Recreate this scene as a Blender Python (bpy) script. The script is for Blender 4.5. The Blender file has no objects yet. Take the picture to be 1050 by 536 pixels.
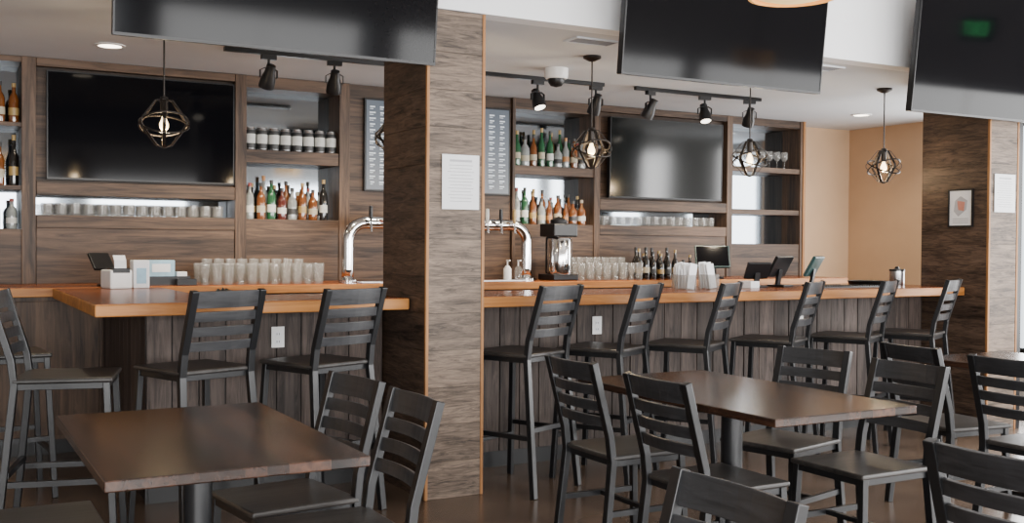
import bpy, math, random
from mathutils import Vector, Matrix
random.seed(7)
S=bpy.context.scene; COL=S.collection
pi=math.pi
# ---------------------------------------------------------------- materials
def newmat(name):
    m=bpy.data.materials.new(name); m.use_nodes=True
    nt=m.node_tree; b=nt.nodes['Principled BSDF']; return m,nt,b
def mat(name,col,rough=.5,metal=0,emit=None,es=0,alpha=1,var=.08,vs=30,coat=0,spec=.5):
    m,nt,b=newmat(name)
    tc=nt.nodes.new('ShaderNodeTexCoord'); n=nt.nodes.new('ShaderNodeTexNoise')
    n.inputs['Scale'].default_value=vs; n.inputs['Detail'].default_value=4
    nt.links.new(tc.outputs['Object'],n.inputs['Vector'])
    r=nt.nodes.new('ShaderNodeValToRGB')
    r.color_ramp.elements[0].position=.3; r.color_ramp.elements[1].position=.7
    r.color_ramp.elements[0].color=tuple(c*(1-var) for c in col)+(1,)
    r.color_ramp.elements[1].color=tuple(min(1,c*(1+var)) for c in col)+(1,)
    nt.links.new(n.outputs['Fac'],r.inputs['Fac']); nt.links.new(r.outputs['Color'],b.inputs['Base Color'])
    b.inputs['Roughness'].default_value=rough; b.inputs['Metallic'].default_value=metal
    b.inputs['Specular IOR Level'].default_value=spec
    if coat: b.inputs['Coat Weight'].default_value=coat; b.inputs['Coat Roughness'].default_value=.1
    if emit: b.inputs['Emission Color'].default_value=tuple(emit)+(1,); b.inputs['Emission Strength'].default_value=es
    if alpha<1: b.inputs['Alpha'].default_value=alpha
    return m
def wood(name,c1,c2,axis='X',plank=None,rough=.5,fine=26,stretch=.06,coat=0,pv=.35,bump=.15,spec=.5,dist=.8):
    m,nt,b=newmat(name); L=nt.links.new
    tc=nt.nodes.new('ShaderNodeTexCoord'); mp=nt.nodes.new('ShaderNodeMapping')
    sc={'X':(stretch,1,1),'Y':(1,stretch,1),'Z':(1,1,stretch)}[axis]
    mp.inputs['Scale'].default_value=tuple(s*fine for s in sc)
    L(tc.outputs['Object'],mp.inputs['Vector'])
    off=None
    if plank:
        sp=nt.nodes.new('ShaderNodeSeparateXYZ'); L(tc.outputs['Object'],sp.inputs[0])
        d=nt.nodes.new('ShaderNodeMath'); d.operation='DIVIDE'; d.inputs[1].default_value=plank[1]
        L(sp.outputs[plank[0]],d.inputs[0])
        fl=nt.nodes.new('ShaderNodeMath'); fl.operation='FLOOR'; L(d.outputs[0],fl.inputs[0])
        wn=nt.nodes.new('ShaderNodeTexWhiteNoise'); wn.noise_dimensions='1D'; L(fl.outputs[0],wn.inputs['W'])
        add=nt.nodes.new('ShaderNodeVectorMath'); add.operation='MULTIPLY_ADD'
        L(wn.outputs['Color'],add.inputs[0]); add.inputs[1].default_value=(9,9,9); L(mp.outputs[0],add.inputs[2])
        vec=add.outputs[0]; off=wn
    else: vec=mp.outputs[0]
    n=nt.nodes.new('ShaderNodeTexNoise'); n.inputs['Scale'].default_value=1; n.inputs['Detail'].default_value=7
    n.inputs['Roughness'].default_value=.68; n.inputs['Distortion'].default_value=dist
    L(vec,n.inputs['Vector'])
    w=nt.nodes.new('ShaderNodeTexNoise'); w.inputs['Scale'].default_value=.22; w.inputs['Detail'].default_value=2; w.inputs['Distortion'].default_value=1.5
    L(vec,w.inputs['Vector'])
    mx=nt.nodes.new('ShaderNodeMath'); mx.operation='MULTIPLY_ADD'; L(w.outputs['Fac'],mx.inputs[0]); mx.inputs[1].default_value=.5
    L(n.outputs['Fac'],mx.inputs[2])
    r=nt.nodes.new('ShaderNodeValToRGB'); r.color_ramp.elements[0].position=.57; r.color_ramp.elements[1].position=.93
    r.color_ramp.elements[0].color=tuple(c1)+(1,); r.color_ramp.elements[1].color=tuple(c2)+(1,)
    L(mx.outputs[0],r.inputs['Fac'])
    out=r.outputs['Color']
    if off:
        ml=nt.nodes.new('ShaderNodeMath'); ml.operation='MULTIPLY_ADD'; L(off.outputs['Value'],ml.inputs[0]); ml.inputs[1].default_value=pv*2; ml.inputs[2].default_value=1-pv
        vm=nt.nodes.new('ShaderNodeVectorMath'); vm.operation='SCALE'; L(out,vm.inputs[0]); L(ml.outputs[0],vm.inputs['Scale']); out=vm.outputs[0]
    L(out,b.inputs['Base Color']); b.inputs['Roughness'].default_value=rough
    b.inputs['Specular IOR Level'].default_value=spec
    if coat: b.inputs['Coat Weight'].default_value=coat; b.inputs['Coat Roughness'].default_value=.12
    bp=nt.nodes.new('ShaderNodeBump'); bp.inputs['Strength'].default_value=bump; bp.inputs['Distance'].default_value=.004
    L(n.outputs['Fac'],bp.inputs['Height']); L(bp.outputs[0],b.inputs['Normal'])
    return m
DK1,DK2=(.02,.0115,.0075),(.125,.075,.047)
M_cab=wood('cabinet_wood',DK1,DK2,'X',rough=.5,spec=.3,dist=1.3)
M_cabv=wood('cabinet_wood_vertical',DK1,DK2,'Z',rough=.5,spec=.3,dist=1.3)
M_cabb=wood('cabinet_boards',(.018,.0105,.007),(.10,.06,.038),'X',plank=('Z',.14),rough=.5,pv=.3,spec=.3,dist=1.3)
M_col_lit=wood('column_boards_lit',(.036,.025,.018),(.20,.145,.108),'X',plank=('Z',.2),rough=.55,fine=42,stretch=.12,pv=.16,spec=.35,dist=1.6,bump=.35)  # same wood as the column sides; window light on the front put into the colour
M_col_shaded=wood('column_side_boards_shaded',(.016,.0095,.0065),(.11,.07,.048),'Y',plank=('Z',.2),rough=.55,fine=42,stretch=.12,pv=.2,spec=.3,dist=1.6,bump=.35)  # same wood as the front, coloured darker as its shaded side
M_bar=wood('bar_planks',(.022,.0155,.0135),(.10,.074,.063),'Z',plank=('X',.14),rough=.6,pv=.4,spec=.3,dist=1.4,bump=.35,fine=36,stretch=.08)
M_bary=wood('bar_side_planks',(.02,.0145,.013),(.08,.058,.05),'Z',plank=('Y',.14),rough=.6,pv=.4,spec=.3,dist=1.4)
M_maple=wood('maple_edge',(.23,.08,.015),(.50,.215,.055),'X',rough=.42,fine=18,spec=.3)
M_maplez=wood('maple_trim',(.22,.095,.032),(.36,.175,.065),'Z',rough=.5,fine=30,spec=.3)
M_ctop=wood('counter_top_wood',(.12,.028,.005),(.32,.092,.02),'X',plank=('Y',.09),rough=.22,fine=20,pv=.2,bump=.03,spec=.15)
M_tab=wood('table_dark_wood',(.009,.0045,.003),(.058,.025,.014),'Y',plank=('X',.062),rough=.22,fine=30,stretch=.08,pv=.55,bump=.05,spec=.5)
M_floor=mat('stained_concrete',(.115,.078,.055),.24,var=.45,vs=2.2,spec=.5)
M_seat=wood('seat_charcoal_wood',(.012,.011,.0105),(.05,.045,.042),'Y',rough=.38,fine=40)
M_slat=wood('slat_charcoal',(.012,.0125,.014),(.038,.039,.043),'X',rough=.33,fine=40)
M_frame=mat('charcoal_metal',(.010,.0105,.012),.33,.2)
M_blk=mat('black_plastic',(.007,.007,.008),.35,spec=.35)
M_dark=mat('dark_recess',(.01,.008,.007),.7)
M_screen=mat('black_screen',(.003,.003,.004),.08,var=.02,spec=.12)
M_screen2=mat('black_screen_satin',(.004,.005,.005),.12,var=.02,spec=.6)
M_chrome=mat('chrome',(.75,.75,.76),.12,1,var=.02)
M_steel=mat('brushed_steel',(.55,.55,.56),.3,1)
M_bronze=mat('dark_bronze',(.035,.03,.027),.4,.8)
M_ceil=mat('ceiling_grey_paint',(.60,.62,.645),.8,var=.02,vs=4)
M_white=mat('white_paint',(.82,.83,.85),.7,var=.02,vs=3)
M_wall=mat('dining_wall_paint',(.36,.34,.32),.8,var=.03,vs=3)
M_tan=mat('tan_paint',(.50,.335,.205),.75,var=.04,vs=3)
M_wp=mat('white_plastic',(.75,.75,.74),.35,var=.02)
M_paper=mat('white_paper',(.74,.75,.77),.7,var=.03)
M_ink=mat('grey_ink',(.4,.4,.43),.7)
M_inkd=mat('vent_grey',(.25,.25,.27),.7)
M_red=mat('red_ink',(.5,.2,.15),.6)
M_bluebox=mat('pale_blue_card',(.3,.48,.6),.6)
M_mirror=mat('mirror_back',(.28,.31,.34),.06,1,var=.03,vs=2)
M_glass=mat('clear_glass',(.34,.33,.31),.06,0,alpha=.27,var=.02,spec=1)
M_menu=mat('menu_screen',(.04,.05,.065),.3,emit=(.22,.28,.36),es=.25)
M_menut=mat('menu_text',(.5,.55,.6),.5,emit=(.7,.75,.8),es=.4)
M_bulb=mat('warm_bulb',(1,.8,.5),.4,emit=(1,.72,.38),es=8)
M_lampw=mat('recessed_lens',(1,.95,.85),.4,emit=(1,.86,.68),es=9)
M_spot=mat('spot_lens',(1,.95,.9),.4,emit=(1,.9,.75),es=5)
M_shade=mat('amber_shade',(.7,.38,.1),.5,emit=(1,.48,.12),es=.7)
M_cream=mat('cream_shade',(.85,.65,.35),.5,emit=(1,.68,.28),es=1.1)
M_teal=mat('dark_teal_plastic',(.015,.05,.05),.3)
M_exit=mat('exit_green',(.05,.7,.2),.5,emit=(.05,1,.25),es=8)
# ---------------------------------------------------------------- mesh builder
class MB:
    def __init__(s): s.v=[];s.f=[];s.m=[];s.s=[];s.mats=[]
    def mi(s,m):
        if m not in s.mats: s.mats.append(m)
        return s.mats.index(m)
    def add(s,vs,fs,m,smooth=False,M=None):
        o=len(s.v)
        for p in vs:
            p=Vector(p)
            if M is not None: p=M@p
            s.v.append(p)
        k=s.mi(m)
        for f in fs: s.f.append([i+o for i in f]); s.m.append(k); s.s.append(smooth)
        return s
    def box(s,x0,x1,y0,y1,z0,z1,m,M=None):
        vs=[(x0,y0,z0),(x1,y0,z0),(x1,y1,z0),(x0,y1,z0),(x0,y0,z1),(x1,y0,z1),(x1,y1,z1),(x0,y1,z1)]
        return s.add(vs,[(3,2,1,0),(4,5,6,7),(0,1,5,4),(1,2,6,5),(2,3,7,6),(3,0,4,7)],m,False,M)
    def beam(s,p,q,w,t,m,ref=(0,1,0)):
        p=Vector(p);q=Vector(q);d=(q-p).normalized();r=Vector(ref)
        a=d.cross(r).normalized(); b=a.cross(d).normalized()
        vs=[]
        for c in (p,q):
            for i,j in ((-1,-1),(1,-1),(1,1),(-1,1)): vs.append(c+a*(i*w/2)+b*(j*t/2))
        return s.add(vs,[(3,2,1,0),(4,5,6,7),(0,1,5,4),(1,2,6,5),(2,3,7,6),(3,0,4,7)],m)
    def strip(s,pts,w,t,m,up=(0,0,1)):
        n=len(pts); vs=[]; up=Vector(up)
        for i,p in enumerate(pts):
            p=Vector(p); a=Vector(pts[max(0,i-1)]); b=Vector(pts[min(n-1,i+1)])
            d=(b-a).normalized(); sd=d.cross(up).normalized(); u=sd.cross(d).normalized()
            for i2,j in ((-1,-1),(1,-1),(1,1),(-1,1)): vs.append(p+sd*(i2*t/2)+u*(j*w/2))
        fs=[(3,2,1,0),tuple(4*(n-1)+k for k in range(4))]
        for i in range(n-1):
            for k in range(4):
                k2=(k+1)%4; fs.append((4*i+k,4*i+k2,4*i+4+k2,4*i+4+k))
        return s.add(vs,fs,m)
    def lathe(s,prof,m,c=(0,0,0),n=16,M=None):
        T=Matrix.Translation(Vector(c))
        if M is not None: T=T@M
        prev=None; ring=None
        for i in range(len(prof)-1):
            (r0,z0),(r1,z1)=prof[i],prof[i+1]
            mm=m[i] if isinstance(m,(list,tuple)) else m
            d=Vector((r1-r0,z1-z0))
            if d.length<1e-7: continue
            vs=[];
            for r,z in ((r0,z0),(r1,z1)):
                for k in range(n):
                    a=2*pi*k/n; vs.append((max(r,1e-5)*math.cos(a),max(r,1e-5)*math.sin(a),z))
            share=prev is not None and prev.angle(d)<.9
            o=len(s.v)
            if share:
                s.v.extend(T@Vector(p) for p in vs[n:]); A=ring; B=list(range(o,o+n))
            else:
                s.v.extend(T@Vector(p) for p in vs); A=list(range(o,o+n)); B=list(range(o+n,o+2*n))
            k0=s.mi(mm)
            for k in range(n):
                k2=(k+1)%n; s.f.append([A[k],A[k2],B[k2],B[k]]); s.m.append(k0); s.s.append(True)
            ring=B; prev=d
        return s
    def cyl(s,p,q,r,m,n=14):
        p=Vector(p);q=Vector(q);d=q-p
        R=d.to_track_quat('Z','Y').to_matrix().to_4x4()
        return s.lathe([(0,0),(r,0),(r,d.length),(0,d.length)],m,c=p,n=n,M=R)
    def tube(s,pts,r,m,n=10):
        k=len(pts); vs=[]; 
        d0=(Vector(pts[1])-Vector(pts[0])).normalized()
        ref=Vector((0,1,0)) if abs(d0.y)<.9 else Vector((1,0,0))
        a=d0.cross(ref).normalized()
        for i in range(k):
            d=(Vector(pts[min(k-1,i+1)])-Vector(pts[max(0,i-1)])).normalized()
            a=(a-d*a.dot(d)).normalized(); b=d.cross(a)
            for j in range(n):
                t=2*pi*j/n; vs.append(Vector(pts[i])+a*(r*math.cos(t))+b*(r*math.sin(t)))
        fs=[]
        for i in range(k-1):
            for j in range(n):
                j2=(j+1)%n; fs.append((i*n+j,i*n+j2,(i+1)*n+j2,(i+1)*n+j))
        s.add(vs,fs,m,True)
        o=len(s.v)-k*n; mi=s.mi(m)
        s.f.append([o+j for j in range(n)][::-1]); s.m.append(mi); s.s.append(False)
        s.f.append([o+(k-1)*n+j for j in range(n)]); s.m.append(mi); s.s.append(False)
        return s
    def poly(s,pts,z0,z1,m):
        n=len(pts)
        vs=[(x,y,z0) for x,y in pts]+[(x,y,z1) for x,y in pts]
        fs=[tuple(range(n))[::-1],tuple(range(n,2*n))]+[(i,(i+1)%n,n+(i+1)%n,n+i) for i in range(n)]
        return s.add(vs,fs,m)
    def obj(s,name,loc=(0,0,0),parent=None,bevel=0,rot=(0,0,0)):
        me=bpy.data.meshes.new(name); me.from_pydata([tuple(v) for v in s.v],[],s.f)
        for m in s.mats: me.materials.append(m)
        me.polygons.foreach_set('material_index',s.m); me.polygons.foreach_set('use_smooth',s.s); me.update()
        o=bpy.data.objects.new(name,me); COL.objects.link(o); o.location=loc; o.rotation_euler=rot
        if parent: o.parent=parent
        if bevel:
            b=o.modifiers.new('bevel','BEVEL'); b.width=bevel; b.segments=2; b.limit_method='ANGLE'; b.angle_limit=.6
        return o
def tag(o,label,cat,group=None):
    o['label']=label; o['category']=cat
    if group: o['group']=group
    return o
def root(name,loc,rz,label,cat,group=None):
    e=bpy.data.objects.new(name,None); e.empty_display_size=.1; COL.objects.link(e)
    e.location=loc; e.rotation_euler=(0,0,rz); return tag(e,label,cat,group)
def dup(o,loc,rz=0,label=None,group=None,scale=None):
    n=o.copy(); COL.objects.link(n); n.location=loc; n.rotation_euler=(o.rotation_euler[0],o.rotation_euler[1],rz)
    if scale: n.scale=(scale[0],scale[1],scale[2])
    if label: n['label']=label
    if group: n['group']=group
    def rec(a,b):
        for c in a.children:
            k=c.copy(); COL.objects.link(k); k.parent=b; rec(c,k)
    rec(o,n); return n
def struct(o): o['kind']='structure'; return o
CH=2.63   # low ceiling
HC=3.9
WT=2.55   # window heads
# ---------------------------------------------------------------- shell
struct(MB().box(-4,8.7,-4,8.2,-.1,0,M_floor).obj('floor'))
struct(MB().box(-4.1,8.8,-4.1,8.3,HC,HC+.1,M_wall).obj('ceiling'))
struct(MB().box(-4,8.7,5.26,8.2,CH,CH+.1,M_ceil).obj('ceiling_low'))
struct(MB().box(-4,8.7,5.125,5.26,CH,HC,M_white).obj('wall_header'))
struct(MB().box(-4.1,8.8,8.2,8.3,0,HC,M_tan).obj('wall_back'))
struct(MB().box(-4.1,-4,-4,8.2,0,HC,M_wall).obj('wall_left'))
b=MB(); b.box(8.7,8.8,6.7,8.2,0,HC,M_tan).box(8.7,8.8,-4,6.7,WT,HC,M_wall).box(8.7,8.8,-4,6.7,0,.4,M_wall)
for y,w in ((-4,.3),(-1.3,.3),(1.5,.3),(4.3,.95)): b.box(8.7,8.8,y,y+w,.4,WT,M_wall)
struct(b.obj('wall_right'))
b=MB(); b.box(-4.1,8.8,-4.1,-4,WT,HC,M_wall).box(-4.1,8.8,-4.1,-4,0,.4,M_wall)
for x in (-4.1,-1.0,2.2,5.4,8.5): b.box(x,x+.3,-4.1,-4,.4,WT,M_wall)
struct(b.obj('wall_front'))
k=1
for x in (-3.8,-.7,2.5,5.7):
    b=MB(); w=2.7
    b.box(x,x+w,-4.08,-4.02,.4,.46,M_blk).box(x,x+w,-4.08,-4.02,WT-.06,WT,M_blk)
    for q in (0,.5,1): b.box(x+q*(w-.06),x+q*(w-.06)+.06,-4.08,-4.02,.46,WT-.06,M_blk)
    struct(b.obj('window_%d'%k)); k+=1
for y,w in ((-3.7,2.4),(-1.0,2.5),(1.8,2.5),(5.25,1.45)):
    b=MB()
    b.box(8.72,8.78,y,y+w,.4,.46,M_blk).box(8.72,8.78,y,y+w,WT-.06,WT,M_blk)
    for q in (0,.5,1): b.box(8.72,8.78,y+q*(w-.06),y+q*(w-.06)+.06,.46,WT-.06,M_blk)
    struct(b.obj('window_%d'%k)); k+=1
struct(MB().box(7.235,7.29,5.14,5.24,0,CH,M_blk).obj('trim_2'))
# exit sign on the dining side wall
r=root('exit_sign',(8.698,3.07,2.96),-pi/2,'lit green exit sign mounted on wall above the windows','exit sign')
MB().box(-.17,.17,-.045,0,0,.22,M_blk).obj('housing',parent=r,bevel=.004)
b=MB(); t=.016; y0,y1=-.049,-.046
def vb(x,z0=.05,z1=.17): b.box(x,x+t,y0,y1,z0,z1,M_exit)
def hb(x0,x1,z): b.box(x0,x1,y0,y1,z,z+t,M_exit)
vb(-.13); hb(-.13+t,-.075,.05); hb(-.13+t,-.08,.102); hb(-.13+t,-.075,.154)
b.beam((-.052,-.0475,.05),(.0,-.0475,.17),t,.003,M_exit); b.beam((-.0,-.0475,.05),(-.052,-.0475,.17),t,.0028,M_exit)
vb(.027); hb(.062,.13,.154); vb(.088,.05,.154)
b.obj('lettering',parent=r)
# ---------------------------------------------------------------- columns
def column(x0,x1,label):
    y0,y1=5.123,5.748
    r=root('column',((x0+x1)/2,(y0+y1)/2,0),0,label,'column')
    cx,cy=(x0+x1)/2,(y0+y1)/2
    b=MB(); b.box(x0+.012-cx,x1-.012-cx,y0+.012-cy,y1-.012-cy,0,CH-.004,M_dark)
    z=0
    while z<CH-.02:
        z1=min(z+.2,CH-.004)
        b.box(x0+.015-cx,x1-.015-cx,y0-cy+.002,y0+.014-cy,z+.001,z1-.001,M_col_lit)
        b.box(x0-cx+.002,x0+.014-cx,y0+.015-cy,y1-.02-cy,z+.001,z1-.001,M_col_shaded)
        b.box(x1-.014-cx,x1-.002-cx,y0+.015-cy,y1-.02-cy,z+.001,z1-.001,M_col_shaded)
        z+=.2
    b.obj('cladding',parent=r)
    for sx in (x0-cx,x1-cx-.018):
        MB().box(sx,sx+.018,y0-cy-.003,y0-cy+.018,0,CH-.004,M_maplez).obj('corner_trim',parent=r,bevel=.003)['label']='light maple corner trim'
    return r
column(2.315,2.665,'square column clad in grey-brown boards with maple corners beside bar')
column(6.88,7.22,'board-clad column with maple corners at the end of the bar')
def sheet(name,x0,x1,z0,z1,y,label):
    cx=(x0+x1)/2; w=x1-x0;h=z1-z0
    r=root(name,(cx,y,z0),0,label,'sign')
    MB().box(-w/2,w/2,-.006,0,0,h,M_paper).obj('paper',parent=r)
    b=MB()
    b.box(-w*.3,w*.3,-.0072,-.006,h*.87,h*.91,M_ink)
    for i in range(12):
        z=h*(.8-.06*i); ww=w*(.28+.12*random.random()); b.box(-ww,ww,-.0072,-.006,z,z+h*.012,M_ink)
    b.obj('print',parent=r)
    return r
sheet('notice_sign',2.405,2.627,1.56,1.854,5.121,'white printed notice sheet taped on the board-clad column')
sheet('notice_sign',6.935,7.17,1.64,1.924,5.121,'white printed notice on the column near the door')
r=root('framed_picture',(6.878,5.36,1.53),-pi/2,'small black-framed printed picture hanging on the dark column','picture')
b=MB()
for a in ((-.11,.11,-.015,0,0,.012),(-.11,.11,-.015,0,.276,.288),(-.11,-.098,-.015,0,.012,.276),(.098,.11,-.015,0,.012,.276)): b.box(*a,M_blk)
b.obj('frame',parent=r)
b=MB().box(-.098,.098,-.008,0,.012,.276,M_paper)
b.add([(-.06,-.0095,.12),(-.02,-.0095,.08),(.05,-.0095,.13),(.06,-.0095,.2),(0,-.0095,.235),(-.05,-.0095,.2)],[(0,1,2,3,4,5)],M_ink)
b.add([(-.02,-.0105,.13),(.03,-.0105,.12),(.04,-.0105,.19),(-.03,-.0105,.2)],[(0,1,2,3)],M_red)
for i in range(3): b.box(-.07,.07,-.0095,-.008,.03+i*.015,.036+i*.015,M_ink)
b.obj('print',parent=r)
# ---------------------------------------------------------------- bar
X0,XE=.689,6.875
C0,C1=2.307,2.673
out=[(X0,5.317),(C0,5.317),(C0,5.756),(C1,5.756),(C1,5.317),(XE,5.317),(XE,5.97),(1.34,5.97),(1.34,7.24),(X0,7.24)]
r=root('bar_counter',(3.5,5.7,0),0,'long L-shaped wooden bar top with light maple edge','bar counter')
T=(-3.5,-5.7,0)
MB().poly(out,1.012,1.072,M_maple).obj('edge',loc=T,parent=r,bevel=.006)
e=.008
ins=[(X0+e,5.317+e),(C0,5.317+e),(C0,5.756),(C1,5.756),(C1,5.317+e),(XE,5.317+e),(XE,5.97),(1.34,5.97),(1.34,7.24),(X0+e,7.24)]
MB().poly(ins,1.072,1.0745,M_ctop).obj('top',loc=T,parent=r)
r=root('bar_cabinet',(3.5,5.8,0),0,'bar front clad in vertical grey-brown planks','bar')
def vplanks(b,x0,x1,y0,y1,z0,z1,w,m,axis='X'):
    lo,hi=(x0,x1) if axis=='X' else (y0,y1)
    x=math.ceil(lo/w-1e-6)*w; xs=[lo]
    while x<hi-.01:
        if x>lo+.01: xs.append(x)
        x+=w
    xs.append(hi)
    for a,c in zip(xs[:-1],xs[1:]):
        if axis=='X':
            d=random.uniform(-.004,.002); b.box(a+.003,c-.003,y0+d,y1,z0,z1,m)
        else: b.box(x0,x1,a+.003,c-.003,z0,z1,m)
T=(-3.5,-5.8,0)
for a,c in ((.99,C0-.002),(C1+.002,6.87)):
    b=MB(); vplanks(b,a,c,5.704,5.715,.1,1.012,.14,M_bar); b.box(a,c,5.715,5.72,.1,1.012,M_blk)
    b.obj('front_panel',loc=T,parent=r,bevel=.002)
    MB().box(a,c,5.725,5.735,0,.1,M_blk).obj('toe_kick',loc=T,parent=r)
b=MB(); vplanks(b,.99,1.005,5.72,7.24,.1,1.012,.14,M_bary,'Y'); b.box(1.005,1.01,5.72,7.24,0,1.012,M_blk)
b.obj('side_panel',loc=T,parent=r)
b=MB(); b.box(1.01,2.28,5.736,5.75,0,1.012,M_blk); b.box(1.01,6.87,5.76,5.93,0,1.012,M_cabv); b.box(1.02,1.3,5.94,7.24,0,1.012,M_cabv)
b.obj('body',loc=T,parent=r)
def outlet(x,z):
    r=root('electrical_outlet',(x,5.699,z-.057),0,'white electrical outlet plate on the plank bar front','outlet','bar front outlets')
    MB().box(-.036,.036,-.006,0,0,.115,M_wp).obj('plate',parent=r,bevel=.002)
    for zz in (.03,.072):
        b=MB(); b.box(-.016,.016,-.009,-.006,zz-.012,zz+.016,M_paper).box(-.008,-.005,-.0095,-.009,zz-.003,zz+.008,M_blk).box(.005,.008,-.0095,-.009,zz-.003,zz+.008,M_blk)
        b.obj('socket',parent=r)
for x in (1.685,3.79,5.56): outlet(x,.853)
r=root('back_counter',(3.5,7.6,0),0,'wooden back counter with light maple front edge below shelves','counter')
T=(-3.5,-7.6,0)
MB().box(-.6,7.7,7.25,8.15,1.02,1.077,M_maple).obj('edge',loc=T,parent=r,bevel=.005)
MB().box(-.6,7.7,7.26,8.15,1.077,1.08,M_ctop).obj('top',loc=T,parent=r)
b=MB().box(-.58,7.68,7.33,8.14,.1,1.02,M_cabv).box(-.58,7.68,7.38,8.14,0,.1,M_blk)
b.obj('body',loc=T,parent=r)
x=-.55
while x<7.6:
    MB().box(x+.005,min(x+.50,7.66),7.312,7.33,.13,.99,M_cabv).obj('door',loc=T,parent=r,bevel=.003); x+=.513
# ---------------------------------------------------------------- back bar units
YF,YB=7.88,8.15
def unit(x0,x1,openings,label,name='shelf_unit',pw=(.07,.07),zb=1.08):
    cx=(x0+x1)/2
    r=root(name,(cx,YF,zb),0,label,'shelf unit'); T=(-cx,-YF,-zb)
    MB().box(x0+.001,x0+pw[0],YF-.012,YB,zb,CH-.003,M_cabv).obj('post',loc=T,parent=r,bevel=.003)
    MB().box(x1-pw[1],x1-.001,YF-.012,YB,zb,CH-.003,M_cabv).obj('post',loc=T,parent=r,bevel=.003)
    zs=zb; i0,i1=x0+pw[0],x1-pw[1]
    for a,c in sorted(openings):
        m=M_cabb if a-zs>.2 else M_cab
        MB().box(i0,i1,YF,YB,zs,a,m).obj('panel' if a-zs>.2 else 'shelf',loc=T,parent=r,bevel=.002)
        MB().box(i0,i1,YB-.02,YB,a,c,M_mirror).obj('mirror_back',loc=T,parent=r)
        zs=c
    MB().box(i0,i1,YF,YB,zs,CH-.003,M_cab).obj('top_rail',loc=T,parent=r,bevel=.002)
    return r
unit(-.55,.645,[(1.455,1.72),(1.75,2.15),(2.178,2.587)],'dark wood shelf unit with mirrored back holding liquor bottles',pw=(.07,.09))
unit(2.0,2.9,[(1.552,1.977),(2.074,2.537)],'dark wood open shelf unit with mirror, cans above bottles below',pw=(.085,.087))
unit(4.36,5.26,[(1.552,1.977),(2.054,2.535)],'dark wood open shelf unit with mirror and two bottle rows',pw=(.03,.064))
unit(6.72,7.70,[(1.397,1.686),(1.735,2.10),(2.15,2.554)],'dark wood shelf unit with stemmed glasses beside tan wall',pw=(.07,.03))
def tvpanel(x0,x1,label):
    cx=(x0+x1)/2; zb=1.08
    r=root('television_surround',(cx,YF,zb),0,label,'wall panel'); T=(-cx,-YF,-zb)
    MB().box(x0,x1,YF,YB,zb,1.465,M_cabb).obj('lower_panel',loc=T,parent=r,bevel=.002)
    MB().box(x0,x1,YF-.01,YB,1.465,1.555,M_cab).obj('shelf',loc=T,parent=r,bevel=.003)
    MB().box(x0,x1,YB-.02,YB,1.555,1.69,M_mirror).obj('mirror_back',loc=T,parent=r)
    MB().box(x0,x1,YF-.01,YB,1.69,1.785,M_cab).obj('rail',loc=T,parent=r,bevel=.003)
    MB().box(x0,x1,YF+.06,YB,1.785,2.57,M_cabb).obj('back_panel',loc=T,parent=r)
    MB().box(x0,x1,YF-.01,YB,2.57,CH-.003,M_cab).obj('top_rail',loc=T,parent=r,bevel=.003)
    return r
tvpanel(.647,1.998,'dark wood panelling with slot shelf surrounding a television')
tvpanel(5.262,6.718,'dark wood panelling with glassware slot around a television')
def menubay(x0,x1,screens,label):
    cx=(x0+x1)/2; zb=1.08
    r=root('wood_wall_bay',(cx,YF,zb),0,label,'wall panel'); T=(-cx,-YF,-zb)
    MB().box(x0,x1,YF+.02,YB,zb,1.45,M_cabb).obj('lower_panel',loc=T,parent=r)
    MB().box(x0,x1,YF+.02,YB,1.45,1.78,M_cab).obj('middle_panel',loc=T,parent=r)
    MB().box(x0,x1,YF+.02,YB,1.78,CH-.003,M_cabb).obj('upper_panel',loc=T,parent=r)
    for a,c in screens:
        q=root('menu_board',((a+c)/2,YF+.018,1.79),0,'dark grey drink menu board with rows of small lettering','menu board','drink menu boards')
        w=c-a;h=.735
        MB().box(-w/2,w/2,-.03,0,0,h,M_blk).obj('frame',parent=q,bevel=.003)
        MB().box(-w/2+.015,w/2-.015,-.032,-.03,.015,h-.015,M_menu).obj('screen',parent=q)
        b=MB()
        for col in (-1,0,1):
            for i in range(14):
                z=h-.07-i*.046; xx=col*w*.28
                ww=w*.09*(.6+.4*random.random())
                b.box(xx-ww,xx+ww,-.0335,-.032,z,z+.010,M_menut); b.box(xx-ww,xx+ww*.3,-.0335,-.032,z-.014,z-.009,M_menut)
        b.obj('lettering',parent=q)
    return r
menubay(2.902,4.358,[(3.02,3.32),(3.36,3.68),(3.98,4.335)],'dark wood wall bay carrying drink menu boards')
struct(MB().box(7.702,7.73,YF-.02,8.2,1.0,CH-.003,M_maplez).obj('trim_1'))
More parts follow.
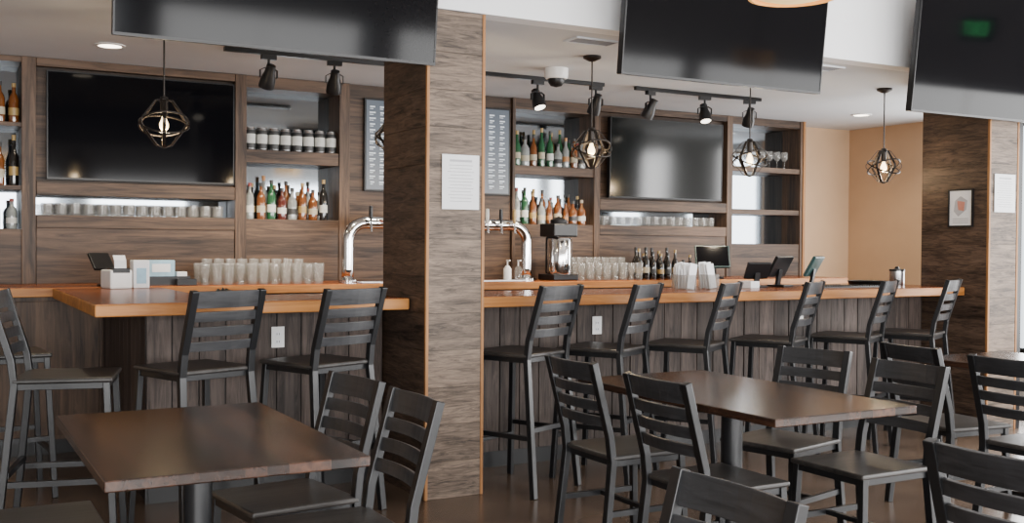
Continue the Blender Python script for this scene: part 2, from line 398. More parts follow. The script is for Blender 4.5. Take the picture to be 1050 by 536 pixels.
# ---------------------------------------------------------------- televisions
def tv(x0,x1,z0,z1,y,label,tilt=0,deep=.05,ceil=False,sm=None):
    w=x1-x0;h=z1-z0; cx=(x0+x1)/2
    r=root('television',(cx,y,z0),0,label,'television'); r.rotation_euler=(tilt,0,0)
    MB().box(-w/2,w/2,.006,deep,0,h,M_blk).obj('housing',parent=r,bevel=.006)
    MB().box(-w/2+.008,w/2-.008,.0,.006,.014,h-.008,sm or M_screen).obj('screen',parent=r)
    b=MB()
    b.box(-w/2,w/2,-.003,.006,0,.014,M_blk).box(-w/2,w/2,-.003,.006,h-.008,h,M_blk).box(-w/2,-w/2+.008,-.003,.006,.014,h-.008,M_blk).box(w/2-.008,w/2,-.003,.006,.014,h-.008,M_blk)
    b.obj('bezel',parent=r)
    if ceil:
        b=MB(); b.box(-.3,.3,deep,deep+.02,h*.35,h*.75,M_blk)
        b.beam((0,deep+.02,h*.55),(0,deep+.10,h*.55),.08,.08,M_blk,ref=(0,0,1)); b.obj('wall_bracket',parent=r)
    else:
        MB().box(-.2,.2,deep,deep+.02,h*.3,h*.7,M_blk).obj('wall_bracket',parent=r)
    return r
tv(.71,1.99,1.80,2.545,YF-.02,'flat black television set in the dark wood back bar')
tv(5.33,6.62,1.80,2.525,YF-.05,'flat black television in wood panelling above glassware slot',.02,sm=M_screen2)
tl=math.radians(6)
tv(.714,2.28,2.288,3.17,4.945,'large black television hung on the white header wall',tl,ceil=True)
tv(3.44,4.98,2.345,3.227,4.945,'large black television tilted down above the bar',tl,ceil=True)
tv(5.82,7.36,2.295,3.177,4.945,'large tilted black television at the end of the header',tl,ceil=True)
# ---------------------------------------------------------------- seating
def seatmaker(name,hs,ht,label,cat,stool):
    r=root(name,(0,0,0),0,label,cat)
    b=MB(); b.box(-.205,.205,-.205,.205,hs-.022,hs,M_seat); b.obj('seat',parent=r,bevel=.008)
    b=MB(); b.box(-.19,.19,-.19,.19,hs-.05,hs-.022,M_frame); b.obj('seat_frame',parent=r,bevel=.002)
    sp=.012 if not stool else .03
    t=.03
    for sx in (-1,1):
        b=MB(); b.beam((sx*(.185+sp),.185+sp,0),(sx*.182,.178,hs-.022),t,t,M_frame); b.obj('leg',parent=r,bevel=.003)
        b=MB(); b.strip([(sx*(.185+sp),-.225-sp*1.5,0),(sx*.186,-.197,hs-.03),(sx*.184,-.21,hs+.08),(sx*.184,-.30,ht)],t,t+.006,M_frame,up=(0,1,.0001)); b.obj('leg',parent=r,bevel=.003)
    b=MB(); n=8
    def yb(z):
        return -.21-.09*(z-hs-.08)/(ht-hs-.08)
    tops=[(ht-.042,.08),(ht-.122,.046),(ht-.192,.046),(ht-.262,.046)]
    for zc,hh in tops:
        pts=[]
        for i in range(n+1):
            x=-.178+.356*i/n
            pts.append((x,yb(zc)-.022*(1-(x/.178)**2),zc))
        b.strip(pts,hh,.014,M_slat,up=(0,-.2,1))
    b.obj('backrest',parent=r,bevel=.002)
    if stool:
        f=lambda z:(1-z/hs)*sp
        zf=.25; o=f(zf)
        MB().beam((-.185-o,.18+o,zf),(.185+o,.18+o,zf),.03,.02,M_frame,ref=(0,0,1)).obj('footrest',parent=r,bevel=.003)
        for sx in (-1,1):
            MB().beam((sx*(.185+o),.18+o,.32),(sx*(.187+o),-.2-o,.32),.018,.025,M_frame,ref=(0,0,1)).obj('stretcher',parent=r)
        MB().beam((-.185-o,-.205-o,.36),(.185+o,-.205-o,.36),.02,.025,M_frame,ref=(0,0,1)).obj('stretcher',parent=r)
    else:
        for sx in (-1,1):
            MB().beam((sx*.19,.185,.2),(sx*.19,-.212,.2),.018,.025,M_frame,ref=(0,0,1)).obj('stretcher',parent=r)
        MB().beam((-.19,0,.2),(.19,0,.2),.02,.02,M_frame,ref=(0,0,1)).obj('stretcher',parent=r)
    return r
D=math.radians
stools=[(1.13,5.23,20),(1.75,5.23,22),(2.94,5.22,24),(3.51,5.22,31),(4.13,5.22,33),(4.83,5.22,30),(5.52,5.22,28),(6.16,5.22,26),(.56,5.15,-104),(.36,6.3,-85)]
st=seatmaker('bar_stool',.775,1.15,'charcoal metal bar stool with slatted back tucked under the bar','bar stool',True)
st['group']='bar stools along the counter'
st.location=(stools[0][0],stools[0][1],0); st.rotation_euler=(0,0,D(stools[0][2]))
for x,y,a in stools[1:8]: dup(st,(x,y,0),D(a))
for x,y,a in stools[8:]: dup(st,(x,y,0),D(a),label='charcoal bar stool with slatted back at the short side of bar')
def chairpos(bx,by,face,a=0):
    rot=(-90 if face>0 else 90)+a
    f=Vector((-math.sin(D(rot)),math.cos(D(rot))))
    return (bx+f.x*.30,by+f.y*.30,0),D(rot)
tuck='charcoal slat-back dining chair tucked under dark table'
chairs=[(1.43,3.80,-1,8,tuck),(1.44,3.26,-1,0,tuck),(.0,3.78,1,0,tuck),(2.50,3.97,1,0,tuck),(2.44,3.26,1,0,tuck),
(3.86,3.85,-1,14,'charcoal slat-back dining chair turned slightly from the table'),
(3.78,3.20,-1,0,'charcoal slat-back dining chair pulled out from the table'),
(4.46,3.78,1,-6,'charcoal slat-back dining chair near the bar stools'),
(4.34,3.13,1,0,'charcoal slat-back dining chair beside the next table'),
(1.50,1.72,-1,0,'charcoal slat-back dining chair turned away from the aisle'),
(2.31,1.70,1,0,'charcoal slat-back dining chair with its back to the aisle')]
dc=seatmaker('dining_chair',.455,.865,chairs[0][4],'chair',False); dc['group']='dining chairs'
p,a=chairpos(*chairs[0][:4]); dc.location=p; dc.rotation_euler=(0,0,a)
for c in chairs[1:]:
    p,a=chairpos(*c[:4]); dup(dc,p,a,label=c[4])
def table(cx,cy,w,l,label):
    r=root('dining_table',(cx,cy,0),0,label,'table','dining tables')
    MB().box(-w/2,w/2,-l/2,l/2,.718,.75,M_tab).obj('table_top',parent=r,bevel=.004)
    b=MB(); b.lathe([(0,.70),(.13,.70),(.13,.712),(.046,.716)],M_frame,n=24); b.box(-.3,.3,-.03,.03,.702,.718,M_frame).box(-.03,.03,-.4,.4,.702,.718,M_frame)
    b.obj('mounting_plate',parent=r)
    MB().lathe([(.046,.02),(.046,.705)],M_frame,n=24).obj('pedestal',parent=r)
    b=MB()
    for k in range(4):
        R=Matrix.Rotation(k*pi/2,4,'Z')
        b.add([(0,-.045,0),(.33,-.03,0),(.33,.03,0),(0,.045,0),(0,-.045,.045),(.33,-.03,.018),(.33,.03,.018),(0,.045,.045)],[(3,2,1,0),(4,5,6,7),(0,1,5,4),(1,2,6,5),(2,3,7,6),(3,0,4,7)],M_frame,M=R)
    b.lathe([(.07,.03),(.07,.05),(.046,.06)],M_frame,n=20)
    b.obj('base',parent=r,bevel=.003)
table(.765,3.48,.735,1.18,'rectangular dark-stained wood dining table on iron pedestal')
table(3.03,3.50,.74,1.32,'rectangular dark-stained wood dining table with four chairs')
table(5.3,3.5,.76,1.25,'dark-stained wood dining table near the end column')
# ---------------------------------------------------------------- pendants
def pend(x):
    y=5.9;zc=2.01
    r=root('pendant_light',(x,y,zc),0,'bronze geometric cage pendant light with glowing filament bulb','pendant light','cage pendants above the bar')
    MB().lathe([(0,CH-zc),(.06,CH-zc),(.06,CH-zc-.015),(.02,CH-zc-.035),(0,CH-zc-.035)],M_bronze,n=20).obj('canopy',parent=r)
    MB().cyl((0,0,.13),(0,0,CH-zc-.03),.005,M_bronze,8).obj('rod',parent=r)
    b=MB(); R=.135
    for k in range(3):
        a=k*pi/3+.35
        prof=[(0,.135),(.05,.125),(R,.015),(R,-.005),(.045,-.115),(0,-.13)]
        c,s_=math.cos(a),math.sin(a)
        pts=[(q*c,q*s_,z) for q,z in prof]+[(-q*c,-q*s_,z) for q,z in prof[-2::-1]]
        b.strip(pts,.018,.004,M_bronze,up=(-s_,c,0.0))
    for tx in (.45,-.45):
        Rm=Matrix.Rotation(tx,3,'X')
        b.tube([tuple(Rm@Vector((.128*math.cos(t),.128*math.sin(t),0))) for t in [2*pi*i/24 for i in range(25)]],.006,M_bronze,6)
    b.lathe([(0,.15),(.02,.145),(.025,.12),(0,.12)],M_bronze,n=12)
    b.obj('cage',parent=r)
    b=MB(); b.cyl((0,0,.04),(0,0,.125),.02,M_bronze,12); b.obj('socket',parent=r)
    MB().lathe([(0,-.04),(.012,-.037),(.024,-.018),(.024,.0),(.012,.03),(.01,.04)],M_bulb,n=14).obj('bulb',parent=r)
    l=bpy.data.lights.new('bulb_light','POINT'); l.energy=10; l.color=(1,.75,.45); l.shadow_soft_size=.03
    lo=bpy.data.objects.new('bulb_light',l); COL.objects.link(lo); lo.parent=r; lo.location=(0,0,-.08)
for x in (1.115,2.47,3.87,5.25,6.64): pend(x)
def track(x0,x1):
    r=root('light_track',((x0+x1)/2,6.82,CH-.03),0,'black ceiling lighting track rail','track rail','ceiling light tracks')
    MB().box(-(x1-x0)/2,(x1-x0)/2,-.018,.018,0,.028,M_blk).obj('rail',parent=r,bevel=.002)
track(1.66,2.9); track(3.45,4.58); track(4.88,6.18)
def head(x,tilt,yaw):
    z=CH-.03
    r=root('track_spotlight',(x,6.82,z),yaw,'black adjustable track spotlight aimed at the back bar','spotlight','track spotlights')
    b=MB(); b.box(-.05,.05,-.017,.017,-.03,0,M_blk).cyl((0,0,-.09),(0,0,-.03),.009,M_blk,10); b.obj('adapter',parent=r)
    b=MB(); Rm=Matrix.Translation((0,0,-.14))@Matrix.Rotation(tilt,4,'X')
    b.lathe([(0,.085),(.03,.08),(.034,.03),(.05,-.02),(.052,-.075),(.044,-.075),(.04,-.04),(0,-.04)],M_blk,n=18,M=Rm)
    b.obj('lamp_housing',parent=r)
    b=MB(); b.strip([(-.058,0,-.15),(-.058,0,-.10),(-.03,0,-.085),(.03,0,-.085),(.058,0,-.10),(.058,0,-.15)],.02,.005,M_blk,up=(0,1,0)); b.obj('yoke',parent=r)
    MB().lathe([(0,-.066),(.042,-.066),(.042,-.07),(0,-.07)],M_spot,n=16,M=Rm).obj('lens',parent=r)
    l=bpy.data.lights.new('spot_beam','SPOT'); l.energy=110; l.spot_size=1.35; l.spot_blend=.85; l.color=(1,.83,.62); l.shadow_soft_size=.03
    lo=bpy.data.objects.new('spot_beam',l); COL.objects.link(lo); lo.parent=r; lo.location=Rm@Vector((0,0,-.09)); lo.rotation_euler=(tilt,0,0)
for x,t,yw in ((1.95,.6,.1),(2.40,.6,-.2),(3.99,-.45,.1),(4.51,.58,-.1),(5.03,.55,.3),(5.58,-.4,-.3),(6.06,.55,-.4)): head(x,t,yw)
r=root('dome_camera',(3.92,6.44,CH),0,'white dome security camera mounted under the ceiling','security camera')
MB().lathe([(0,0),(.085,0),(.085,-.06),(.075,-.075),(0,-.075)],M_wp,n=24).obj('housing',parent=r)
MB().lathe([(.06,-.076),(.058,-.1),(.04,-.125),(0,-.135)],M_blk,n=20).obj('dome',parent=r)
for x in (1.02,3.25,7.76):
    r=root('recessed_light',(x,7.17,CH),0,'round recessed ceiling downlight, glowing warm white','ceiling light','recessed downlights')
    MB().lathe([(.095,0),(.095,-.006),(.072,-.008),(.072,0)],M_wp,n=28).obj('ring',parent=r)
    MB().lathe([(0,-.004),(.072,-.004)],M_lampw,n=28).obj('lens',parent=r)
    l=bpy.data.lights.new('downlight','SPOT'); l.energy=70; l.spot_size=2.4; l.spot_blend=.8; l.color=(1,.85,.62); l.shadow_soft_size=.07
    lo=bpy.data.objects.new('downlight',l); COL.objects.link(lo); lo.parent=r; lo.location=(0,0,-.02)
for x,y in ((3.58,5.46),(5.46,5.42)):
    r=root('air_vent',(x,y,CH),0,'grey slatted ceiling air vent','vent','ceiling vents')
    b=MB(); b.box(-.16,.16,-.08,-.065,-.01,0,M_ceil).box(-.16,.16,.065,.08,-.01,0,M_ceil).box(-.16,-.145,-.065,.065,-.01,0,M_ceil).box(.145,.16,-.065,.065,-.01,0,M_ceil); b.obj('frame',parent=r)
    b=MB()
    for i in range(6): b.box(-.145,.145,-.058+i*.021,-.05+i*.021,-.008,0,M_inkd)
    b.obj('louvre',parent=r)
dr=root('drum_pendant_light',(3.36,3.5,2.465),0,'amber bowl pendant light hanging from the high ceiling','pendant light')
MB().lathe([(.0,0),(.1,.002),(.165,.02),(.185,.05)],M_cream,n=32).obj('diffuser',parent=dr)
MB().lathe([(.185,.01),(.2,.012),(.2,.2),(.185,.2),(.185,.05)],M_shade,n=32).obj('lamp_shade',parent=dr)
b=MB(); b.cyl((0,0,.2),(0,0,HC-2.465),.008,M_bronze,8)
b.beam((-.19,0,.19),(.19,0,.19),.01,.01,M_bronze,ref=(0,0,1)); b.obj('rod',parent=dr)
for p in ((1.0,-1.2,2.465),(5.2,-.8,2.465),(7.3,1.6,2.465)): dup(dr,p)
# ---------------------------------------------------------------- bottles and glasses
def glassmat(n,c,r=.1): return mat(n,c,r,0,var=.2,vs=20,coat=.6)
BM=[glassmat('amber_glass',(.13,.04,.008)),glassmat('clear_spirit_glass',(.2,.215,.21)),glassmat('green_glass',(.012,.07,.028)),glassmat('dark_glass',(.008,.007,.006)),glassmat('golden_glass',(.27,.13,.025)),glassmat('red_brown_glass',(.07,.013,.009)),glassmat('blue_glass',(.04,.1,.2))]
LM=[mat('cream_label',(.36,.32,.23),.6),mat('white_label',(.5,.5,.47),.6),mat('black_label',(.02,.02,.02),.5),mat('red_label',(.2,.028,.022),.5),mat('gold_label',(.3,.2,.07),.4),mat('orange_label',(.33,.15,.05),.5)]
def bottle(kind,g,l,cap,name='liquor_bottle'):
    if kind==0: P=[(0,0),(.036,0),(.038,.008),(.038,.055),(.0385,.055),(.0385,.11),(.038,.11),(.038,.17),(.03,.2),(.014,.225),(.013,.265),(.016,.265),(.016,.295),(0,.295)]
    elif kind==1: P=[(0,0),(.043,0),(.045,.01),(.045,.04),(.0455,.04),(.0455,.085),(.045,.085),(.045,.14),(.03,.165),(.016,.18),(.015,.215),(.019,.215),(.019,.245),(0,.245)]
    elif kind==2: P=[(0,0),(.034,0),(.036,.008),(.036,.065),(.0365,.065),(.0365,.12),(.036,.12),(.036,.18),(.022,.215),(.014,.235),(.0135,.285),(.0155,.285),(.0155,.32),(0,.32)]
    else: P=[(0,0),(.03,0),(.031,.006),(.031,.04),(.0315,.04),(.0315,.08),(.031,.08),(.031,.13),(.02,.16),(.012,.18),(.012,.21),(.014,.21),(.014,.225),(0,.225)]
    ms=[g]*13; ms[4]=l; ms[3]=l
    for i in (10,11,12): ms[i]=cap
    return MB().lathe(P,ms,n=14).obj(name)
TB=[]
combos=[(0,0,0,2),(1,0,1,0),(0,1,1,3),(2,2,0,4),(1,1,2,2),(0,4,0,0),(2,3,4,4),(1,0,3,2),(0,5,1,2),(2,1,5,5),(0,0,4,4),(3,1,3,3),(1,4,2,4),(0,2,1,2),(3,0,5,2),(2,6,1,1),(1,1,0,2),(1,0,2,2),(0,3,1,4),(1,3,0,2)]
names=['amber','amber','clear','green','clear','golden','dark','amber','red-brown','clear','amber','small clear','golden','green','small amber','blue','clear','amber','dark','dark']
for (k,g,l,c),nm in zip(combos,names):
    o=bottle(k,BM[g],LM[l],LM[c]); tag(o,nm+' glass liquor bottle with paper label on shelf','bottle'); TB.append(o)
used=set()
def place(o,loc,rz=0,group=None,scale=None,label=None):
    if o.name not in used:
        used.add(o.name); o.location=loc; o.rotation_euler=(0,0,rz)
        if group:o['group']=group
        if scale: o.scale=scale
        return o
    return dup(o,loc,rz,label,group,scale)
def bottlerow(x0,x1,y,z,step,group,pick=None,hs=1):
    x=x0; last=None
    while x<=x1:
        t=random.choice(pick or TB)
        while t is last: t=random.choice(pick or TB)
        last=t
        s=hs*random.uniform(.8,1.08); w=random.uniform(.8,.94)
        place(t,(x+random.uniform(-.003,.003),y+random.uniform(-.006,.006),z),random.uniform(0,6),group,(w,w,s)); x+=step
MIX=[TB[i] for i in (0,1,4,5,10,3,17,2,16,14,8,9,13,18,19,11,6)]
bottlerow(2.13,2.78,7.94,1.552,.082,'bottles on the lower shelf',MIX)
bottlerow(2.17,2.76,8.04,1.552,.09,'bottles on the lower shelf',MIX)
bottlerow(4.44,5.16,7.94,2.054,.083,'bottles on the upper shelf',[TB[i] for i in (2,3,13,4,16,9,0,3,18,13)])
bottlerow(4.48,5.14,8.04,2.054,.092,'bottles on the upper shelf',[TB[i] for i in (3,13,2,10)])
bottlerow(4.44,5.16,7.94,1.552,.083,'bottles on the middle shelf',MIX+[TB[15]])
bottlerow(4.48,5.14,8.04,1.552,.092,'bottles on the middle shelf',MIX)
for z in (1.75,2.178): bottlerow(.16,.53,7.95,z,.088,'bottles on the side shelf',[TB[i] for i in (6,0,17,10,19)])
bottlerow(.2,.5,7.95,1.455,.1,'bottles on the side shelf',[TB[i] for i in (3,13,2)],.8)
q=0
for t in TB:
    if t.name not in used: place(t,(-.38+.1*q,7.95,1.75),0,'bottles on the side shelf'); q+=1
dk=bottle(2,BM[3],LM[0],LM[2]); tag(dk,'dark glass wine bottle with cream label','bottle')
dk2=bottle(2,BM[3],LM[2],LM[2]); tag(dk2,'dark glass wine bottle with black label','bottle')
DKB=[TB[6],dk,dk2]
bottlerow(5.42,5.86,7.5,1.08,.08,'wine bottles on the back counter',DKB,.82)
bottlerow(5.46,5.8,7.6,1.08,.085,'wine bottles on the back counter',DKB,.82)
bottlerow(4.36,4.44,7.62,1.08,.09,'wine bottles on the back counter',DKB,.85)
bottlerow(5.95,6.1,7.55,1.08,.08,'wine bottles on the back counter',DKB,.65)
def tmpl(P,m,name,label,cat,n=14):
    o=MB().lathe(P,m,n=n).obj(name); tag(o,label,cat); return o
PINT=tmpl([(0,0),(.03,0),(.033,.01),(.042,.145),(.039,.145),(.031,.015),(0,.012)],M_glass,'pint_glass','clear empty pint glass in a row on the back counter','glass')
LOW=tmpl([(0,0),(.036,0),(.04,.01),(.042,.085),(.039,.085),(.036,.012),(0,.01)],M_glass,'rocks_glass','clear low tumbler standing in the slot shelf','glass')
WINE=tmpl([(0,0),(.035,.001),(.034,.004),(.004,.01),(.004,.08),(.02,.09),(.037,.12),(.036,.16),(.031,.19),(.029,.19),(.034,.16),(.034,.12),(.018,.093),(0,.09)],M_glass,'wine_glass','clear stemmed wine glass on the dark wood shelf','glass')
SHORT=tmpl([(0,0),(.026,0),(.022,.012),(.02,.04),(.035,.09),(.034,.14),(.031,.14),(.032,.09),(.018,.045),(0,.04)],M_glass,'tulip_glass','clear short-stemmed tulip beer glass on the back counter','glass')
for j in range(3):
    for i in range(11):
        place(PINT if (i+j)%3 else SHORT,(1.68+i*.082+.02*(j%2),7.42+j*.1,1.08),0,'beer glasses on back counter',(.93,.93,1))
for i in range(9): place(PINT,(1.76+i*.085,7.72,1.08),0,'beer glasses on back counter',(.95,.95,1.2))
for j in range(2):
    for i in range(8): place(PINT if (i+j)%2 else SHORT,(4.78+i*.084,7.42+j*.1,1.08),0,'beer glasses on back counter')
for i in range(7): place(PINT,(4.80+i*.086,7.62,1.08),0,'beer glasses on back counter',(1,1,1.3))
for i in range(14): place(LOW,(.72+i*.09,7.95,1.555),0,'tumblers in the slot shelf')
for i in range(13): place(LOW,(.76+i*.09,8.05,1.555),0,'tumblers in the slot shelf')
for i in range(14): place(LOW,(5.36+i*.094,7.95,1.555),0,'tumblers in the slot shelf')
for i in range(8): place(WINE,(6.87+i*.098,7.98,2.15),0,'wine glasses on upper shelf',(1,1,.9))
for i in range(7): place(WINE,(2.15+i*.095,8.07,2.074),0,'glasses behind cans',(1,1,1))
P=[(0,0),(.036,0),(.041,.012),(.041,.05),(.0415,.05),(.0415,.12),(.041,.12),(.041,.15),(.034,.165),(.034,.17),(0,.168)]
can=MB().lathe(P,[M_steel,M_steel,LM[2],LM[1],LM[1],LM[1],LM[2],M_steel,M_steel,M_steel],n=16).obj('beer_can')
tag(can,'tall dark can with pale label band on the upper shelf','can')
for i in range(8): place(can,(2.13+i*.091,7.94,2.074),0,'tall cans on upper shelf')
# ---------------------------------------------------------------- draft tower
r=root('beer_tap_tower',(3.5,7.5,1.08),0,'chrome bridge-style draft beer tower with row of taps','beer tap')
pts=[];Rr=.14;xa,xb=-.75,.79;H=.45
pts.append((xa,0,.0)); pts.append((xa,0,.1)); pts.append((xa,0,H-Rr))
for i in range(1,9): t=pi/2*i/8; pts.append((xa+Rr-Rr*math.cos(t),0,H-Rr+Rr*math.sin(t)))
for i in range(0,9): t=pi/2*i/8; pts.append((xb-Rr+Rr*math.sin(t),0,H-Rr+Rr*math.cos(t)))
pts+= [(xb,0,.1),(xb,0,0)]
MB().tube(pts,.045,M_chrome,16).obj('pipe',parent=r)
for x in (xa,xb): MB().lathe([(0,.02),(.075,.02),(.075,0),(0,0)][::-1],M_chrome,c=(x,0,0),n=20).obj('flange',parent=r)
hc=[M_blk,M_red,LM[5],BM[2],LM[1],M_blk,BM[6],LM[3],LM[1],M_blk,LM[4]]
for i in range(11):
    x=-.6+i*.123
    b=MB(); b.cyl((x,-.035,H),(x,-.09,H),.012,M_chrome,10); b.cyl((x,-.085,H+.01),(x,-.1,H-.07),.009,M_chrome,10); b.obj('faucet',parent=r)
    MB().lathe([(0,0),(.008,0),(.016,.05),(.014,.11),(0,.115)],hc[i],c=(x,-.085,H+.012),n=10).obj('tap_handle',parent=r)
r=root('beer_tap_drip_tray',(3.5,7.4,1.08),0,'long stainless drip tray under the taps','tray')
MB().box(-.7,.7,-.06,.04,0,.012,M_steel).obj('tray',parent=r,bevel=.003)
r=root('coffee_brewer',(4.60,7.5,1.08),0,'tall chrome and black beverage machine on back counter','coffee machine')
MB().box(-.12,.12,-.13,.13,0,.05,M_blk).obj('base',parent=r,bevel=.008)
MB().lathe([(0,.05),(.1,.05),(.105,.07),(.105,.33),(.095,.35),(0,.35)],M_chrome,c=(0,-.02,0),n=28).obj('tank',parent=r)
b=MB(); b.box(-.115,.115,-.12,.12,.36,.47,M_blk); b.box(-.06,.06,.09,.12,.05,.36,M_blk); b.obj('upper_housing',parent=r,bevel=.012)
MB().lathe([(0,.47),(.07,.47),(.075,.5),(.03,.52),(0,.53)],M_blk,n=20).obj('lid',parent=r)
b=MB(); b.cyl((0,-.12,.09),(0,-.155,.09),.012,M_blk,10).box(-.01,.01,-.165,-.15,.08,.13,M_blk); b.obj('spigot',parent=r)
for x,c in ((4.06,M_wp),(4.16,M_glass)):
    r=root('pump_bottle',(x,7.4,1.08),0,'small pump dispenser bottle on the back counter','pump bottle','pump bottles')
    MB().lathe([(0,0),(.03,0),(.032,.01),(.032,.1),(.012,.125),(0,.125)],c,n=14).obj('body',parent=r)
    b=MB(); b.cyl((0,0,.12),(0,0,.16),.005,M_wp,8).box(-.006,.006,-.04,.01,.16,.17,M_wp); b.obj('pump',parent=r)
r=root('receipt_printer',(1.05,7.1,1.075),.2,'grey-white receipt printer with paper on short bar top','printer')
MB().box(-.07,.07,-.09,.09,0,.12,M_wp).obj('body',parent=r,bevel=.01)
MB().box(-.055,.055,-.092,-.05,.1,.13,M_blk).obj('slot_cover',parent=r,bevel=.004)
MB().strip([(0,-.07,.12),(0,-.065,.18),(0,-.04,.21)],.005,.075,M_paper,up=(0,1,0)).obj('paper',parent=r)
r=root('card_terminal',(1.02,7.38,1.08),.3,'black payment terminal on angled stand','card terminal')
MB().lathe([(0,0),(.05,0),(.05,.012),(.012,.02),(.012,.12),(0,.12)],M_blk,n=16).obj('stand',parent=r)
MB().box(-.07,.07,-.008,.012,.0,.15,M_blk).obj('device',parent=r,loc=(0,0,.11),rot=(-.8,0,0),bevel=.005)
r=root('napkin_dispenser',(1.20,7.15,1.075),0,'pale napkin dispenser box with napkins','napkin dispenser')
MB().box(-.05,.05,-.07,.07,0,.18,M_paper).obj('body',parent=r,bevel=.006)
MB().box(-.03,.03,-.073,-.07,.03,.13,M_bluebox).obj('face_plate',parent=r)
r=root('supply_tray',(1.42,7.5,1.08),0,'black tray holding pale blue straw box and napkins','tray')
b=MB(); b.box(-.14,.16,-.08,.08,0,.008,M_blk).box(-.14,.16,-.08,-.074,.008,.06,M_blk).box(-.14,.16,.074,.08,.008,.06,M_blk).box(-.14,-.134,-.074,.074,.008,.06,M_blk).box(.154,.16,-.074,.074,.008,.06,M_blk); b.obj('tray',parent=r)
r=root('straw_box',(1.39,7.5,1.089),0,'pale blue cardboard box of straws in a black tray','box')
MB().box(-.09,.09,-.06,.06,0,.16,M_bluebox).obj('carton',parent=r,bevel=.003)
MB().box(-.06,.06,-.0615,-.06,.08,.135,M_paper).obj('label_panel',parent=r)
r=root('napkin_stack',(1.53,7.5,1.089),0,'stack of white napkins in a black tray','napkins')
MB().box(-.035,.035,-.05,.05,0,.08,M_paper).obj('stack',parent=r,bevel=.003)
r=root('counter_sign',(1.55,7.33,1.08),0,'black rectangular sign block on the back counter','sign')
MB().box(-.08,.05,-.015,.015,0,.045,M_blk).obj('block',parent=r,bevel=.003)
b=MB(); n=14
vs=[];fs=[]
for i in range(n):
    for j in range(n):
        x=(i/(n-1)-.5)*.13;y=(j/(n-1)-.5)*.1
        e=max(0,1-(abs(x)/.065)**3)*max(0,1-(abs(y)/.05)**3)
        vs.append((x,y,.004+e*(.035+.018*math.sin(i*1.3)*math.cos(j*1.1))))
for i in range(n-1):
    for j in range(n-1): fs.append((i*n+j,(i+1)*n+j,(i+1)*n+j+1,i*n+j+1))
b.add(vs,fs,M_blk,True); o=b.obj('bar_cloth',loc=(1.40,5.75,1.075)); tag(o,'small crumpled dark cloth lying on the bar top','cloth')
for x,y,n in ((4.50,5.68,5),(4.73,5.72,4),(4.60,5.85,5)):
    r=root('napkin_caddy',(x,y,1.075),.3,'clear caddy filled with upright white napkins and straws on bar','napkin holder','napkin caddies on the bar')
    b=MB(); b.box(-.055,.055,-.05,.05,0,.006,M_glass).box(-.055,.055,-.05,-.046,.006,.1,M_glass).box(-.055,.055,.046,.05,.006,.1,M_glass).box(-.055,-.051,-.046,.046,.006,.1,M_glass).box(.051,.055,-.046,.046,.006,.1,M_glass)
    b.obj('holder',parent=r)
    for k in range(n):
        t=-.035+.07*k/(n-1)
        MB().box(-.042,.042,-.003,.003,0,.13+.05*random.random(),M_paper).obj('napkin',parent=r,loc=(0,t,.007),rot=(random.uniform(-.16,.16),random.uniform(-.2,.2),0))
def pos(x,y,z,rz,c=M_blk,s=1):
    r=root('point_of_sale_screen',(x,y,z),rz,'dark touchscreen register on a tilted stand','register screen','register screens')
    r.scale=(s,s,s)
    MB().box(-.07,.07,-.07,.07,0,.015,M_blk).obj('base',parent=r,bevel=.004)
    MB().beam((0,.02,.015),(0,0,.13),.05,.02,M_blk).obj('stand',parent=r)
    MB().box(-.12,.12,-.012,.012,-.085,.085,c).obj('housing',parent=r,loc=(0,0,.15),rot=(.5,0,0),bevel=.006)
    MB().box(-.11,.11,.012,.014,-.075,.075,M_screen).obj('screen',parent=r,loc=(0,0,.15),rot=(.5,0,0))
pos(6.2,7.45,1.08,2.6,M_teal,1.3); pos(5.52,5.86,1.075,.3); pos(5.86,5.86,1.075,.5,M_teal); pos(5.3,5.86,1.075,-.2,M_blk,.8)
r=root('paper_stack',(5.10,5.72,1.075),.2,'small stack of white paper coasters','coasters'); MB().box(-.05,.05,-.05,.05,0,.05,M_paper).obj('stack',parent=r,bevel=.003)
r=root('bar_mat',(5.95,5.62,1.075),0,'black ribbed rubber bar mat','bar mat')
b=MB().box(-.3,.3,-.07,.07,0,.008,M_blk)
for i in range(24): b.box(-.29+i*.0245,-.28+i*.0245,-.065,.065,.008,.014,M_blk)
b.obj('mat',parent=r)
r=root('serving_pan',(6.38,5.8,1.075),0,'shallow dark serving pan on the bar','pan')
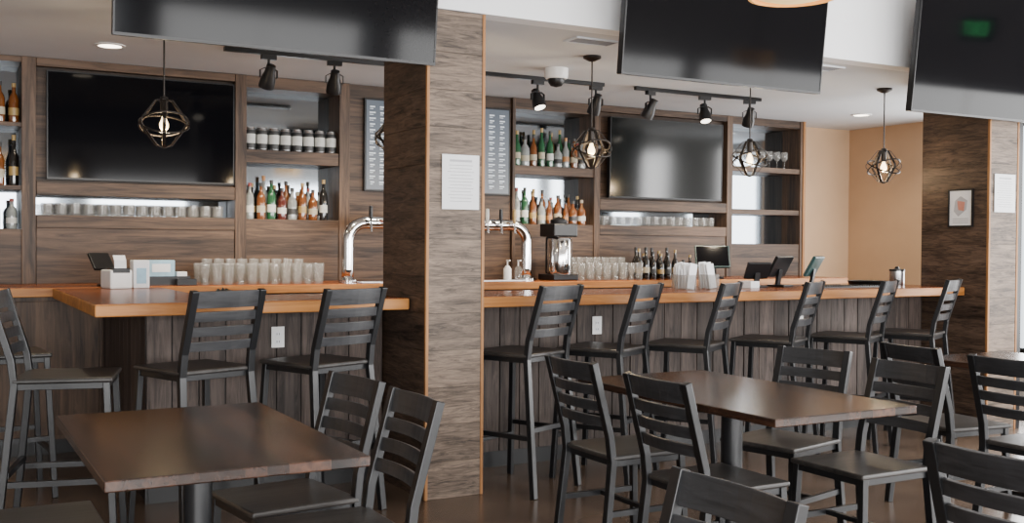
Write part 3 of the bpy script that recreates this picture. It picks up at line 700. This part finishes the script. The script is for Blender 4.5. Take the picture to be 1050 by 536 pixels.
MB().lathe([(0,0),(.14,0),(.16,.035),(.168,.037),(.155,.03),(.135,.006),(0,.006)],M_blk,n=32).obj('pan',parent=r)
r=root('metal_canister',(6.76,5.86,1.075),0,'round brushed steel canister with lid on the bar','canister')
MB().lathe([(0,0),(.055,0),(.057,.005),(.057,.11),(0,.11)],M_steel,n=24).obj('body',parent=r)
MB().lathe([(.06,.108),(.06,.122),(.02,.128),(.012,.145),(0,.146)],M_blk,n=24).obj('lid',parent=r)
# ---------------------------------------------------------------- lights
def area(name,loc,rot,sx,sy,e,col):
    l=bpy.data.lights.new(name,'AREA'); l.shape='RECTANGLE'; l.size=sx; l.size_y=sy; l.energy=e; l.color=col
    o=bpy.data.objects.new(name,l); COL.objects.link(o); o.location=loc; o.rotation_euler=rot; return o
DC=(1,.99,.975)
for x in (-2.45,.65,3.85,7.05): area('window_daylight',(x,-3.97,1.475),(pi/2,0,0),2.6,2.05,340,DC)
for y,w,e in ((-2.5,2.3,265),(.25,2.4,265),(3.05,2.4,265),(5.97,1.3,110)): area('window_daylight',(8.68,y,1.475),(pi/2,0,pi/2),w,2.05,e,DC)
w=bpy.data.worlds.new('sky'); S.world=w; w.use_nodes=True
w.node_tree.nodes['Background'].inputs[0].default_value=(.88,.94,1,1); w.node_tree.nodes['Background'].inputs[1].default_value=2.4
# ---------------------------------------------------------------- camera
cam=bpy.data.cameras.new('camera'); co=bpy.data.objects.new('camera',cam); COL.objects.link(co)
cam.sensor_width=36; cam.lens=36*1080/1050; cam.clip_start=.05
yaw=D(29);p=D(.9);ro=D(.4)
f=Vector((math.sin(yaw)*math.cos(p),math.cos(yaw)*math.cos(p),-math.sin(p)))
rt=Vector((math.cos(yaw),-math.sin(yaw),0)); up=rt.cross(f)
rt2=rt*math.cos(ro)+up*math.sin(ro); up2=up*math.cos(ro)-rt*math.sin(ro)
Mx=Matrix((rt2,up2,-f)).transposed().to_4x4(); Mx.translation=(0,0,1.37)
co.matrix_world=Mx; S.camera=co
